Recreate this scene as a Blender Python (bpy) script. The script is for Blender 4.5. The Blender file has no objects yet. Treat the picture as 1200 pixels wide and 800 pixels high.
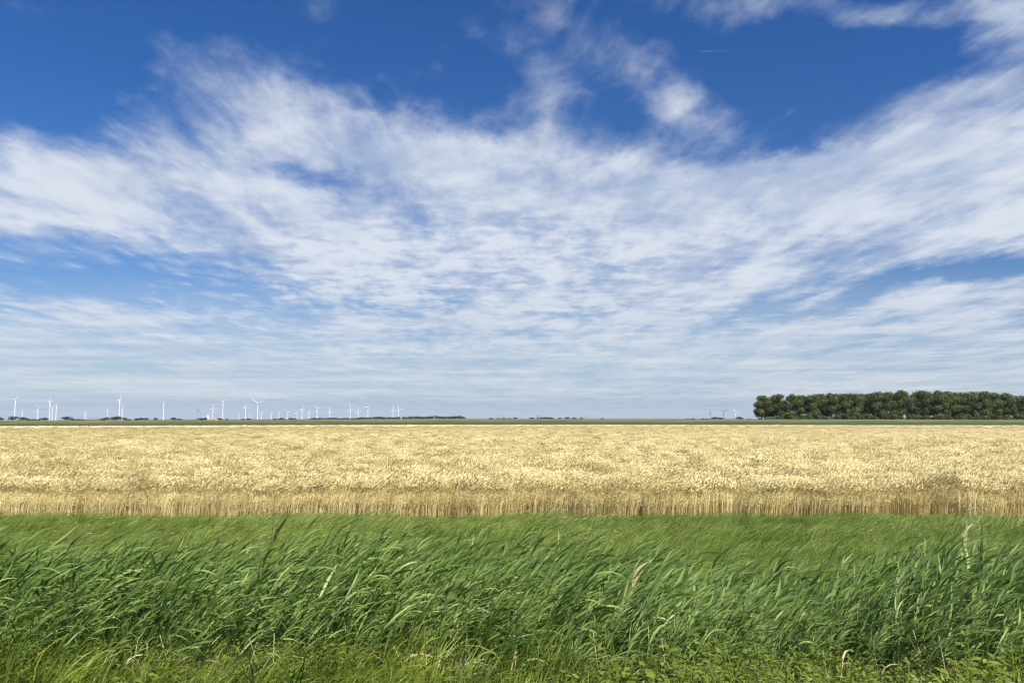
import bpy, math, random
import numpy as np
from mathutils import Vector, Matrix

SC = bpy.context.scene
COL = SC.collection
R = math.radians

# ------------------------------------------------------------------ camera
CAM_Z = 3.0
PITCH = math.atan(90 / 900)
cam_data = bpy.data.cameras.new('camera')
cam_data.sensor_width = 36.0
cam_data.lens = 27.0
cam_data.clip_start = 0.05
cam_data.clip_end = 90000
cam = bpy.data.objects.new('camera', cam_data)
COL.objects.link(cam)
cam.location = (0, 0, CAM_Z)
cam.rotation_euler = (math.pi / 2 + PITCH, 0, 0)
SC.camera = cam

# ------------------------------------------------------------------ view / render settings
SC.view_settings.view_transform = 'Standard'
SC.view_settings.look = 'None'
SC.view_settings.exposure = 0.80
SC.view_settings.gamma = 1.0
SC.view_settings.use_curve_mapping = False
SC.render.engine = 'CYCLES'
SC.cycles.max_bounces = 6
SC.cycles.diffuse_bounces = 3
SC.cycles.glossy_bounces = 2
SC.cycles.transmission_bounces = 3
SC.cycles.transparent_max_bounces = 8
SC.cycles.volume_bounces = 0
SC.cycles.use_denoising = True
SC.cycles.denoiser = 'OPENIMAGEDENOISE'
SC.cycles.denoising_input_passes = 'RGB_ALBEDO_NORMAL'
SC.cycles.denoising_prefilter = 'ACCURATE'
SC.cycles.use_adaptive_sampling = True
SC.cycles.adaptive_threshold = 0.01
SC.cycles.pixel_filter_type = 'BLACKMAN_HARRIS'
SC.cycles.filter_width = 1.3

# ------------------------------------------------------------------ sun
SUN_EL, SUN_AZ = 47.0, 142.0          # azimuth clockwise from +Y (the view direction): behind the camera, to the right
sd = Vector((math.sin(R(SUN_AZ)) * math.cos(R(SUN_EL)), math.cos(R(SUN_AZ)) * math.cos(R(SUN_EL)), math.sin(R(SUN_EL))))
sun_data = bpy.data.lights.new('sun', 'SUN')
sun_data.energy = 4.6
sun_data.angle = R(0.53)
sun_data.color = (1.0, 0.94, 0.84)
sun = bpy.data.objects.new('sun', sun_data)
COL.objects.link(sun)
sun.rotation_euler = (-sd).to_track_quat('-Z', 'Y').to_euler()


# ------------------------------------------------------------------ node helper
class NT:
    def __init__(s, tree):
        s.t = tree; s.n = tree.nodes; s.l = tree.links

    def node(s, typ, **kw):
        n = s.n.new(typ)
        for k, v in kw.items():
            setattr(n, k, v)
        return n

    def put(s, sock, v):
        if isinstance(v, bpy.types.NodeSocket):
            s.l.new(v, sock)
        elif v is not None:
            sock.default_value = v

    def m(s, op, a, b=None, c=None, clamp=False):
        n = s.node('ShaderNodeMath', operation=op, use_clamp=clamp)
        s.put(n.inputs[0], a)
        if b is not None: s.put(n.inputs[1], b)
        if c is not None: s.put(n.inputs[2], c)
        return n.outputs[0]

    def add(s, a, b): return s.m('ADD', a, b)
    def sub(s, a, b): return s.m('SUBTRACT', a, b)
    def mul(s, a, b): return s.m('MULTIPLY', a, b)
    def div(s, a, b): return s.m('DIVIDE', a, b)

    def sstep(s, x, a, b, lo=0.0, hi=1.0):
        n = s.node('ShaderNodeMapRange', interpolation_type='SMOOTHSTEP')
        s.put(n.inputs['Value'], x)
        s.put(n.inputs['From Min'], a); s.put(n.inputs['From Max'], b)
        s.put(n.inputs['To Min'], lo); s.put(n.inputs['To Max'], hi)
        return n.outputs['Result']

    def xyz(s, x, y, z=0.0):
        n = s.node('ShaderNodeCombineXYZ')
        s.put(n.inputs[0], x); s.put(n.inputs[1], y); s.put(n.inputs[2], z)
        return n.outputs[0]

    def noise(s, vec, scale, detail=4.0, rough=0.55, dist=0.0, lac=2.0, out='Fac'):
        n = s.node('ShaderNodeTexNoise')
        s.put(n.inputs['Vector'], vec)
        s.put(n.inputs['Scale'], scale); s.put(n.inputs['Detail'], detail)
        s.put(n.inputs['Roughness'], rough); s.put(n.inputs['Distortion'], dist)
        s.put(n.inputs['Lacunarity'], lac)
        return n.outputs[out]

    def mix(s, f, a, b, blend='MIX'):
        n = s.node('ShaderNodeMix', data_type='RGBA', blend_type=blend)
        s.put(n.inputs[0], f)
        for sock, v in ((n.inputs[6], a), (n.inputs[7], b)):
            if not isinstance(v, bpy.types.NodeSocket):
                v = (*v[:3], 1.0)
            s.put(sock, v)
        return n.outputs[2]

    def ramp(s, f, stops):
        n = s.node('ShaderNodeValToRGB')
        e = n.color_ramp.elements
        while len(e) < len(stops): e.new(0.5)
        for k, (p, c) in enumerate(stops):
            e[k].position = p; e[k].color = (*c[:3], 1.0)
        s.put(n.inputs[0], f)
        return n.outputs[0]


def px_dir(px, py):
    """direction in the world for a position in the 1200x800 photograph"""
    a = (px - 600) / 900; b = (400 - py) / 900
    cp, sp = math.cos(PITCH), math.sin(PITCH)
    return Vector((a, cp - b * sp, sp + b * cp))


def at(px, py, Y):
    d = px_dir(px, py)
    return Vector((0, 0, CAM_Z)) + d * (Y / d.y)


def azel(px, py):
    d = px_dir(px, py).normalized()
    a = math.atan2(d.x, d.y)
    return a, math.asin(d.z) * (1 + 0.57 * min(a * a, 0.6))


# ------------------------------------------------------------------ world: Nishita sky with a procedural cloud deck
W = bpy.data.worlds.new('World')
SC.world = W
W.use_nodes = True
W.node_tree.nodes.clear()
t = NT(W.node_tree)
out = t.node('ShaderNodeOutputWorld')
bg = t.node('ShaderNodeBackground')
t.l.new(bg.outputs[0], out.inputs[0])
bg.inputs['Strength'].default_value = 0.058
sky = t.node('ShaderNodeTexSky', sky_type='NISHITA', sun_disc=False)
sky.sun_elevation = R(SUN_EL)
sky.sun_rotation = R(SUN_AZ)
sky.air_density = 1.0
sky.dust_density = 0.6
sky.ozone_density = 3.0
tc = t.node('ShaderNodeTexCoord')
sep = t.node('ShaderNodeSeparateXYZ')
t.l.new(tc.outputs['Generated'], sep.inputs[0])
X, Y, Z = sep.outputs
az = t.m('ARCTAN2', X, Y)
el = t.mul(t.m('ARCSINE', Z), t.add(1.0, t.mul(t.m('MINIMUM', t.mul(az, az), 0.6), 0.57)))
zc = t.add(t.m('MAXIMUM', Z, 0.0), 0.035)
u = t.div(X, zc)
v = t.div(Y, zc)
v = t.add(v, t.m('LOGARITHM', t.m('MAXIMUM', v, 0.2), math.e))


def blob(px, py, sx, sy, rot, w):
    """an elliptical region of thicker or thinner cloud at a bearing and height in the sky"""
    a0, e0 = azel(px, py)
    c, s_ = math.cos(R(rot)), math.sin(R(rot))
    da = t.sub(az_w, a0); de = t.sub(el_w, e0)
    p = t.mul(t.add(t.mul(da, c), t.mul(de, s_)), 900 / sx)
    q = t.mul(t.sub(t.mul(de, c), t.mul(da, s_)), 900 / sy)
    r2 = t.add(t.mul(p, p), t.mul(q, q))
    return t.mul(t.m('EXPONENT', t.mul(r2, -1.0)), w)


# warp so that the regions have torn edges
wn = t.node('ShaderNodeTexNoise')
t.put(wn.inputs['Vector'], t.xyz(t.mul(az, 1.0), t.mul(el, 1.6)))
wn.inputs['Scale'].default_value = 5.0; wn.inputs['Detail'].default_value = 7; wn.inputs['Roughness'].default_value = 0.62
wsep = t.node('ShaderNodeSeparateColor'); t.l.new(wn.outputs['Color'], wsep.inputs[0])
az_w = t.add(az, t.mul(t.sub(wsep.outputs[0], 0.5), 0.16))
el_w = t.add(el, t.mul(t.sub(wsep.outputs[1], 0.5), 0.10))

e_top = azel(600, 120)[1]; e_low = azel(600, 235)[1]
cover = t.sstep(el_w, e_top, e_low, -0.26, 0.44)
for b in [
    (265, 112, 200, 76, -16, 0.58), (470, 185, 120, 45, -15, 0.34), (130, 190, 150, 45, -12, 0.22),
    (60, 235, 160, 45, -14, 0.22),
    (780, 110, 130, 30, -22, 0.34), (850, 130, 80, 34, 0, 0.16), (655, 125, 50, 45, -30, 0.22), (575, 50, 60, 14, -25, 0.16),
    (1080, 4, 190, 22, 0, 0.55), (1180, 30, 70, 40, 20, 0.20), (1130, 100, 110, 30, 14, 0.20),
    (1110, 190, 150, 28, 4, 0.26), (700, 215, 160, 50, 0, 0.20), (560, 320, 200, 60, 0, 0.15), (900, 260, 260, 45, 12, 0.16),
    (80, 280, 230, 90, -12, -0.28), (1130, 100, 150, 50, 10, 0.30), (655, 105, 50, 50, -50, 0.08),
    # blue gaps
    (395, 205, 75, 22, -8, -0.60), (210, 128, 26, 10, -60, -0.10), (180, 335, 150, 16, -6, -0.34), (60, 290, 120, 16, -14, -0.26),
    (120, 268, 60, 10, -10, -0.22), (40, 350, 110, 16, 0, -0.34), (410, 366, 90, 10, -3, -0.26), (1010, 345, 110, 12, 14, -0.40),
    (1165, 308, 80, 12, 12, -0.40), (925, 168, 75, 14, 6, -0.34), (985, 125, 80, 30, 10, -0.12), (500, 160, 110, 26, -14, 0.26), (600, 165, 120, 24, 0, 0.20), (1050, 178, 170, 30, 4, 0.40), (1000, 75, 130, 26, 8, -0.36), (1110, 315, 90, 14, 10, -0.20),
    (50, 90, 120, 60, 25, -0.55),  (470, 30, 90, 40, 0, -0.20),
]:
    cover = t.add(cover, blob(*b))

# fibrous detail on the cloud plane; streets run away from the viewer, so they fan out from the horizon
def warp(vec, scale, amt, seed):
    q = t.node('ShaderNodeTexNoise')
    ad = t.node('ShaderNodeVectorMath', operation='ADD'); t.l.new(vec, ad.inputs[0]); ad.inputs[1].default_value = (seed, seed * 1.7, 0)
    t.l.new(ad.outputs[0], q.inputs['Vector'])
    q.inputs['Scale'].default_value = scale; q.inputs['Detail'].default_value = 3
    sb = t.node('ShaderNodeVectorMath', operation='SUBTRACT'); t.l.new(q.outputs['Color'], sb.inputs[0]); sb.inputs[1].default_value = (0.5, 0.5, 0.5)
    sc_ = t.node('ShaderNodeVectorMath', operation='SCALE'); t.l.new(sb.outputs[0], sc_.inputs[0]); sc_.inputs['Scale'].default_value = amt
    a2 = t.node('ShaderNodeVectorMath', operation='ADD'); t.l.new(vec, a2.inputs[0]); t.l.new(sc_.outputs[0], a2.inputs[1])
    return a2.outputs[0]


base = t.xyz(u, t.mul(v, 0.36))
n_big = t.noise(warp(base, 0.9, 0.6, 2.0), 1.35, 7.0, 0.56)
n_mid = t.noise(warp(t.xyz(u, t.mul(v, 0.38), 3.7), 1.8, 0.45, 5.0), 3.2, 7.0, 0.56)
n_fib = t.noise(warp(t.xyz(t.add(u, t.mul(v, 0.05)), t.mul(v, 0.27), 9.1), 2.6, 0.30, 8.0), 10.0, 5.0, 0.60)
# small ripples of the middle of the deck
n_puf = t.noise(warp(t.xyz(u, t.mul(v, 0.72), 4.4), 2.5, 0.16, 3.0), 6.5, 5.0, 0.55)
puf_zone = t.m('MINIMUM', t.add(blob(560, 330, 330, 100, 0, 1.0), 0.12), 1.0)
det = t.add(t.mul(t.sub(n_big, 0.5), 1.6), t.add(t.mul(t.sub(n_mid, 0.5), 0.95), t.mul(t.sub(n_fib, 0.5), 0.42)))
det = t.add(det, t.mul(t.mul(t.sub(n_puf, 0.5), puf_zone), 0.65))
dens = t.add(cover, t.mul(det, 1.0))
alpha = t.sstep(dens, -0.22, 0.58)
alpha = t.mul(alpha, 0.92)
# thin veil towards the horizon, bluer bank low down
veil = t.sstep(el, azel(600, 300)[1], azel(600, 420)[1], 0.0, 0.66)
lines = t.noise(t.xyz(t.mul(az, 1.0), t.mul(el, 22.0)), 3.5, 5.0, 0.6)
el_l = t.add(el, t.mul(t.sub(lines, 0.5), 0.016))
veil = t.mul(veil, t.sstep(el_l, azel(600, 474)[1], azel(600, 464)[1], 0.62, 1.0))
veil = t.mul(veil, t.sstep(lines, 0.28, 0.60, 0.70, 1.12))
alpha = t.m('MAXIMUM', alpha, veil)
# sunlit and shaded parts of the deck
n_soft = t.noise(warp(t.xyz(u, t.mul(v, 0.5), 12.5), 1.2, 0.5, 6.0), 1.7, 3.0, 0.5)
relief = t.add(t.mul(t.sub(n_soft, 0.5), 0.75), t.add(t.mul(t.sub(n_mid, 0.5), 0.85), t.mul(t.sub(n_fib, 0.5), 0.45)))
relief = t.add(relief, t.add(t.mul(t.mul(t.sub(n_puf, 0.5), puf_zone), 1.35), t.mul(t.sub(n_big, 0.5), 0.35)))
lit = t.sstep(relief, -0.26, 0.26)
ccol = t.mix(lit, (4.2, 5.15, 7.0), (7.5, 7.95, 8.7))
low = t.sstep(el, azel(600, 455)[1], azel(600, 300)[1], 1.0, 0.0)
lowc = t.mix(t.sstep(el_l, azel(600, 474)[1], azel(600, 462)[1]), (4.0, 5.1, 6.7), t.mix(t.sstep(lines, 0.35, 0.66), (4.5, 5.6, 7.0), (6.9, 7.5, 7.9)))
ccol = t.mix(t.mul(low, 0.85), ccol, lowc)
tint = t.mix(t.sstep(el, 0.0, 0.5), (0.62, 0.78, 0.98), (0.25, 0.62, 1.10))
blue = t.mix(1.0, sky.outputs[0], tint, 'MULTIPLY')
final = t.mix(alpha, blue, ccol)
t.l.new(final, bg.inputs['Color'])
W.cycles.sampling_method = 'MANUAL'
W.cycles.sample_map_resolution = 512


# ------------------------------------------------------------------ helpers: objects
def tag(o, label=None, cat=None, group=None, kind=None):
    if label: o['label'] = label
    if cat: o['category'] = cat
    if group: o['group'] = group
    if kind: o['kind'] = kind
    return o


def thing(name, label, cat, loc=(0, 0, 0), rz=0.0, scale=None, group=None):
    o = bpy.data.objects.new(name, None)
    COL.objects.link(o)
    o.empty_display_size = 0.2
    o.location = loc
    o.rotation_euler = (0, 0, rz)
    if scale is not None: o.scale = scale
    return tag(o, label, cat, group)


def link(name, me, parent=None):
    o = bpy.data.objects.new(name, me)
    COL.objects.link(o)
    if parent is not None: o.parent = parent
    return o


class MB:
    """collects vertices, faces, a per-vertex tint; builds ONE mesh"""
    def __init__(s):
        s.v = []; s.f = []; s.t = []; s.fm = []; s.n = 0

    def add(s, verts, faces, tint=0.5, mi=0):
        verts = np.asarray(verts, dtype=np.float32).reshape(-1, 3)
        base = s.n
        s.v.append(verts)
        s.t.append(np.broadcast_to(np.asarray(tint, dtype=np.float32), (len(verts),)))
        for f in faces:
            s.f.append([base + i for i in f]); s.fm.append(mi)
        s.n += len(verts)

    def mesh(s, name, mats, smooth=True):
        me = bpy.data.meshes.new(name)
        v = np.concatenate(s.v)
        me.from_pydata(v.tolist(), [], s.f)
        if not isinstance(mats, (list, tuple)): mats = [mats]
        for m_ in mats: me.materials.append(m_)
        me.polygons.foreach_set('material_index', np.array(s.fm, dtype=np.int32))
        me.polygons.foreach_set('use_smooth', np.full(len(s.f), smooth))
        a = me.attributes.new('tint', 'FLOAT', 'POINT')
        a.data.foreach_set('value', np.concatenate(s.t).astype(np.float32))
        me.update()
        return me

    def box(s, c, d, tint=0.5, mi=0, taper=1.0):
        x, y, z = c; a, b, h = d[0] / 2, d[1] / 2, d[2]
        k = taper
        vs = [(x - a, y - b, z), (x + a, y - b, z), (x + a, y + b, z), (x - a, y + b, z),
              (x - a * k, y - b * k, z + h), (x + a * k, y - b * k, z + h), (x + a * k, y + b * k, z + h), (x - a * k, y + b * k, z + h)]
        s.add(vs, [(3, 2, 1, 0), (4, 5, 6, 7), (0, 1, 5, 4), (1, 2, 6, 5), (2, 3, 7, 6), (3, 0, 4, 7)], tint, mi)

    def tube(s, pts, rads, sides=6, tint=0.5, mi=0, cap=True):
        pts = [Vector(p) for p in pts]
        vs = []; fs = []
        for i, p in enumerate(pts):
            d = (pts[min(i + 1, len(pts) - 1)] - pts[max(i - 1, 0)]).normalized()
            a = d.cross(Vector((0.31, 0.93, 0.2))).normalized()
            b = d.cross(a)
            for k in range(sides):
                th = 2 * math.pi * k / sides
                vs.append(p + (a * math.cos(th) + b * math.sin(th)) * rads[i])
        for i in range(len(pts) - 1):
            for k in range(sides):
                k2 = (k + 1) % sides
                fs.append((i * sides + k, i * sides + k2, (i + 1) * sides + k2, (i + 1) * sides + k))
        if cap:
            fs.append(tuple(range(sides - 1, -1, -1)))
            fs.append(tuple((len(pts) - 1) * sides + k for k in range(sides)))
        s.add([tuple(x) for x in vs], fs, tint, mi)

    def blade(s, p0, d0, d1, length, width, rng, segs=5, droop=0.0, tint=0.5, mi=0, face=None, profile=None, power=0.8):
        """a strip leaf that leaves p0 along d0 and turns to d1"""
        p = np.array(p0, float)
        d0 = np.array(d0, float); d1 = np.array(d1, float)
        if face is None:
            face = rng.normal(size=3)
        face = np.array(face, float)
        vs = []; fs = []
        for i in range(segs + 1):
            tt = i / segs
            d = d0 * (1 - tt ** power) + d1 * tt ** power
            d = d / (np.linalg.norm(d) + 1e-9)
            d[2] -= droop * tt * tt
            d = d / (np.linalg.norm(d) + 1e-9)
            side = np.cross(d, face); side /= (np.linalg.norm(side) + 1e-9)
            if profile is None:
                w = width * (0.45 + 2.4 * tt if tt < 0.23 else 1.0) * (1.0 if tt < 0.4 else max(0.02, 1 - ((tt - 0.4) / 0.6) ** 1.6))
            else:
                w = width * profile(tt)
            vs.append(p - side * w / 2); vs.append(p + side * w / 2)
            p = p + d * (length / segs)
        for i in range(segs):
            fs.append((2 * i, 2 * i + 1, 2 * i + 3, 2 * i + 2))
        s.add(vs, fs, tint, mi)
        return p


def vnoise(x, y, seed=0):
    """smooth value noise, vectorised"""
    x = np.asarray(x, float); y = np.asarray(y, float)
    xi = np.floor(x).astype(np.int64); yi = np.floor(y).astype(np.int64)
    fx = x - xi; fy = y - yi
    fx = fx * fx * (3 - 2 * fx); fy = fy * fy * (3 - 2 * fy)

    def h(a, b):
        n = (a * 374761393 + b * 668265263 + seed * 974634777) & 0xFFFFFFFF
        n = ((n ^ (n >> 13)) * 1274126177) & 0xFFFFFFFF
        n = n ^ (n >> 16)
        return (n & 0xFFFF) / 65535.0
    return (h(xi, yi) * (1 - fx) + h(xi + 1, yi) * fx) * (1 - fy) + (h(xi, yi + 1) * (1 - fx) + h(xi + 1, yi + 1) * fx) * fy


def fbm(x, y, seed=0, oct=3):
    s_ = 0; a = 1; tot = 0
    for k in range(oct):
        s_ = s_ + a * vnoise(x * 2 ** k, y * 2 ** k, seed + k); tot += a; a *= 0.5
    return s_ / tot


# ------------------------------------------------------------------ materials
def new_mat(name):
    m_ = bpy.data.materials.new(name)
    m_.use_nodes = True
    m_.node_tree.nodes.clear()
    n = NT(m_.node_tree)
    o = n.node('ShaderNodeOutputMaterial')
    return m_, n, o


def leaf_mat(name, stops, rough=0.45, trans=0.3, spec=0.4, tcol=(1.1, 1.25, 0.55), wi=0.45):
    """thin leaf: colour varies leaf by leaf (tint) and plant by plant (itint)"""
    m_, n, o = new_mat(name)
    a = n.node('ShaderNodeAttribute', attribute_name='tint')
    b = n.node('ShaderNodeAttribute', attribute_name='itint', attribute_type='INSTANCER')
    f = n.add(n.mul(a.outputs['Fac'], 1 - wi), n.mul(b.outputs['Fac'], wi))
    c = n.ramp(f, stops)
    p = n.node('ShaderNodeBsdfPrincipled')
    n.put(p.inputs['Base Color'], c)
    p.inputs['Roughness'].default_value = rough
    p.inputs['Specular IOR Level'].default_value = spec
    tr = n.node('ShaderNodeBsdfTranslucent')
    n.put(tr.inputs['Color'], n.mix(1.0, c, tcol, 'MULTIPLY'))
    mx = n.node('ShaderNodeMixShader')
    mx.inputs[0].default_value = trans
    n.l.new(p.outputs[0], mx.inputs[1]); n.l.new(tr.outputs[0], mx.inputs[2])
    n.l.new(mx.outputs[0], o.inputs['Surface'])
    return m_


def crown_mat(name, stops, trans=0.18):
    """foliage of a tree: colour varies clump by clump and from tree to tree"""
    m_, n, o = new_mat(name)
    a = n.node('ShaderNodeAttribute', attribute_name='tint')
    oi = n.node('ShaderNodeObjectInfo')
    f = n.add(n.mul(a.outputs['Fac'], 0.65), n.mul(oi.outputs['Random'], 0.35))
    c = n.ramp(f, stops)
    p = n.node('ShaderNodeBsdfPrincipled')
    n.put(p.inputs['Base Color'], c)
    p.inputs['Roughness'].default_value = 0.6
    p.inputs['Specular IOR Level'].default_value = 0.25
    tr = n.node('ShaderNodeBsdfTranslucent')
    n.put(tr.inputs['Color'], n.mix(1.0, c, (1.2, 1.3, 0.6), 'MULTIPLY'))
    mx = n.node('ShaderNodeMixShader')
    mx.inputs[0].default_value = trans
    n.l.new(p.outputs[0], mx.inputs[1]); n.l.new(tr.outputs[0], mx.inputs[2])
    n.l.new(mx.outputs[0], o.inputs['Surface'])
    return m_


def plain_mat(name, col, rough=0.6, var=0.15, scale=2.0, metallic=0.0):
    m_, n, o = new_mat(name)
    g = n.node('ShaderNodeNewGeometry')
    f = n.noise(g.outputs['Position'], scale, 4.0)
    c = n.mix(f, tuple(x * (1 - var) for x in col), tuple(x * (1 + var) for x in col))
    p = n.node('ShaderNodeBsdfPrincipled')
    n.put(p.inputs['Base Color'], c)
    p.inputs['Roughness'].default_value = rough
    p.inputs['Metallic'].default_value = metallic
    n.l.new(p.outputs[0], o.inputs['Surface'])
    return m_


REED = leaf_mat('reed_leaf', [(0.0, (0.050, 0.088, 0.017)), (0.3, (0.108, 0.176, 0.036)), (0.65, (0.200, 0.285, 0.070)), (0.88, (0.335, 0.420, 0.140)), (1.0, (0.46, 0.44, 0.19))], rough=0.50, trans=0.32, spec=0.30)
REED_STEM = leaf_mat('reed_stem', [(0.0, (0.06, 0.10, 0.03)), (1.0, (0.14, 0.18, 0.06))], trans=0.0)
DRY = leaf_mat('dry_straw', [(0.0, (0.24, 0.18, 0.09)), (0.5, (0.43, 0.37, 0.19)), (1.0, (0.62, 0.56, 0.33))], rough=0.7, trans=0.1, tcol=(1, 1, 0.8))
GRASS = leaf_mat('bank_grass', [(0.0, (0.110, 0.165, 0.028)), (0.5, (0.220, 0.290, 0.060)), (0.85, (0.330, 0.385, 0.105)), (1.0, (0.44, 0.38, 0.17))], rough=0.5, trans=0.30, spec=0.25)
VERGE = leaf_mat('verge_grass', [(0.0, (0.050, 0.088, 0.013)), (0.3, (0.115, 0.175, 0.024)), (0.6, (0.230, 0.295, 0.040)), (0.85, (0.340, 0.385, 0.066)), (0.95, (0.38, 0.37, 0.11)), (1.0, (0.52, 0.46, 0.24))], rough=0.42, trans=0.32)
HERB = leaf_mat('herb_leaf', [(0.0, (0.060, 0.095, 0.012)), (0.5, (0.155, 0.205, 0.026)), (1.0, (0.300, 0.345, 0.060))], rough=0.45, trans=0.3)
WHEAT = leaf_mat('ripe_wheat', [(0.0, (0.30, 0.242, 0.086)), (0.4, (0.575, 0.462, 0.196)), (0.75, (0.765, 0.668, 0.350)), (1.0, (0.87, 0.795, 0.49))], rough=0.55, trans=0.16, tcol=(1.0, 0.9, 0.6))
BARLEY = leaf_mat('pale_barley_straw', [(0.0, (0.66, 0.57, 0.34)), (1.0, (0.84, 0.77, 0.54))], rough=0.6, trans=0.1, tcol=(1, 0.95, 0.8))
CROWN = crown_mat('grove_leaves', [(0.0, (0.056, 0.080, 0.024)), (0.5, (0.094, 0.124, 0.037)), (1.0, (0.150, 0.172, 0.054))], trans=0.25)
FARCROWN = crown_mat('far_leaves', [(0.0, (0.016, 0.026, 0.012)), (1.0, (0.036, 0.050, 0.020))])
SHRUB = crown_mat('shrub_leaves', [(0.0, (0.050, 0.074, 0.022)), (1.0, (0.115, 0.142, 0.044))], trans=0.25)
BARK = plain_mat('bark', (0.10, 0.085, 0.065), 0.9, 0.35, 1.5)
TURB = plain_mat('turbine_paint', (0.60, 0.615, 0.63), 0.4, 0.03, 0.1)
TURBGREY = plain_mat('turbine_dark_grey', (0.20, 0.22, 0.25), 0.5, 0.05, 0.1)  # darker grey tone, given to a few of the turbines
WHITEW = plain_mat('white_render', (0.74, 0.74, 0.72), 0.7, 0.08, 0.4)
REDROOF = plain_mat('red_tiles', (0.36, 0.22, 0.18), 0.75, 0.2, 0.8)
BROWNROOF = plain_mat('weathered_roof', (0.20, 0.16, 0.13), 0.8, 0.25, 0.6)
BRICK = plain_mat('farm_brick', (0.33, 0.20, 0.14), 0.85, 0.2, 1.0)
TIMBER = plain_mat('dark_timber', (0.08, 0.06, 0.05), 0.8, 0.2, 1.0)
PAINT = plain_mat('white_post_paint', (0.78, 0.77, 0.74), 0.5, 0.08, 3.0)

# ------------------------------------------------------------------ ground: one sheet to the horizon
def field_end(x):            # distance of the far edge of the wheat
    xn = x / 200.0
    return 166.0 - 24.0 * np.exp(-((xn + 0.75) / 0.45) ** 2) + 20 * np.exp(-(xn / 0.4) ** 2)


def crest(x, y):             # crest height of the low dike
    a = np.arctan2(x, np.maximum(y, 1.0))
    return 2.55 - 0.38 * np.exp(-((a + 0.62) / 0.28) ** 2) + 0.14 * np.exp(-((a - 0.02) / 0.3) ** 2)


def ss(a, b, x):
    k = np.clip((x - a) / (b - a), 0, 1)
    return k * k * (3 - 2 * k)


def gz(x, y):
    x = np.asarray(x, float); y = np.asarray(y, float)
    wob = (fbm(x * 0.22 + 50, y * 0.0 + 3, 5) - 0.5) * 1.1
    yy = y - wob * ss(3, 6, y) * (1 - ss(14, 20, y))
    z = np.interp(yy, [-1e5, 4.6, 5.6, 6.6, 7.8, 9.0, 11.0, 12.3, 13.6, 17, 24, 1e6], [1.32, 1.30, 1.12, 0.80, 0.20, -0.45, -0.50, -0.10, 0.10, 0.06, 0.0, 0.0])
    z = z + (fbm(x * 0.9, y * 0.9, 11) - 0.5) * 0.16 * ss(2, 4, y) * (1 - ss(20, 23, y))
    fe = field_end(x)
    dk = ss(fe + 34, fe + 112, y) * (1 - ss(fe + 128, fe + 185, y))
    z = z + crest(x, y) * dk
    z = z + (fbm(x * 0.02, y * 0.05, 21) - 0.5) * 0.25 * dk
    a = np.clip(np.arctan2(x, np.maximum(y, 1.0)) / 0.6, -1.15, 1.15)
    z = z - np.where(a < 0, 0.0026, 0.0016) * a * a * np.maximum(y - 300.0, 0)      # the plain falls away gently to both sides
    z = z + 0.24 * ss(fe - 4, fe, y) * (1 - ss(fe + 25, fe + 30, y))
    return z


xs = np.unique(np.concatenate([np.linspace(-16000, -1200, 16), np.linspace(-1200, -340, 20), np.linspace(-340, -32, 78), np.linspace(-32, 32, 161), np.linspace(32, 340, 78), np.linspace(340, 1200, 20), np.linspace(1200, 16000, 16)]))
ys = np.unique(np.concatenate([np.linspace(-300, 3, 12), np.linspace(3, 24, 85), np.linspace(24, 200, 30), np.linspace(200, 400, 60), np.linspace(400, 1500, 12), np.linspace(1500, 15000, 16)]))
GX, GY = np.meshgrid(xs, ys)
GZ = gz(GX, GY)
nx, ny = len(xs), len(ys)
idx = np.arange(nx * ny).reshape(ny, nx)
quads = np.stack([idx[:-1, :-1], idx[:-1, 1:], idx[1:, 1:], idx[1:, :-1]], -1).reshape(-1, 4)
gme = bpy.data.meshes.new('ground')
gme.from_pydata(np.stack([GX, GY, GZ], -1).reshape(-1, 3).tolist(), [], quads.tolist())
gme.polygons.foreach_set('use_smooth', np.ones(len(quads), bool))
zone = gme.attributes.new('past_field', 'FLOAT', 'POINT')
zone.data.foreach_set('value', (GY - field_end(GX)).reshape(-1).astype(np.float32))
gm, n, o = new_mat('ground_soil_and_turf')
geo = n.node('ShaderNodeNewGeometry')
sp_ = n.node('ShaderNodeSeparateXYZ'); n.l.new(geo.outputs['Position'], sp_.inputs[0])
pf = n.node('ShaderNodeAttribute', attribute_name='past_field').outputs['Fac']
near = n.noise(geo.outputs['Position'], 3.0, 6.0)
turf = n.mix(near, (0.022, 0.034, 0.010), (0.060, 0.075, 0.022))
soil = n.mix(near, (0.16, 0.12, 0.055), (0.30, 0.23, 0.11))
c = n.mix(n.sstep(sp_.outputs[1], 22.6, 23.4), turf, soil)
st = n.xyz(n.mul(sp_.outputs[0], 0.35), n.mul(sp_.outputs[1], 1.0), 0)
gn = n.noise(st, 0.10, 7.0, 0.65)
gn2 = n.noise(st, 0.45, 5.0, 0.6)
dike = n.mix(n.sstep(gn, 0.3, 0.7), (0.085, 0.112, 0.034), (0.215, 0.220, 0.090))
dike = n.mix(n.mul(n.sstep(gn2, 0.45, 0.62), 0.85), dike, (0.200, 0.150, 0.085))
foot = n.mix(gn2, (0.036, 0.056, 0.018), (0.085, 0.115, 0.038))
dike = n.mix(n.sstep(n.add(pf, n.mul(gn, 20.0)), 82.0, 108.0), foot, dike)
pale = n.mix(near, (0.62, 0.52, 0.30), (0.74, 0.65, 0.42))
c = n.mix(n.sstep(pf, -1.0, 1.0), c, pale)
c = n.mix(n.sstep(pf, 24.0, 25.0), c, dike)
farm = n.mix(n.noise(geo.outputs['Position'], 0.004, 3.0), (0.08, 0.10, 0.035), (0.20, 0.17, 0.09))
c = n.mix(n.sstep(pf, 160.0, 260.0), c, farm)
p = n.node('ShaderNodeBsdfPrincipled')
n.put(p.inputs['Base Color'], c)
p.inputs['Roughness'].default_value = 0.9
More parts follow.
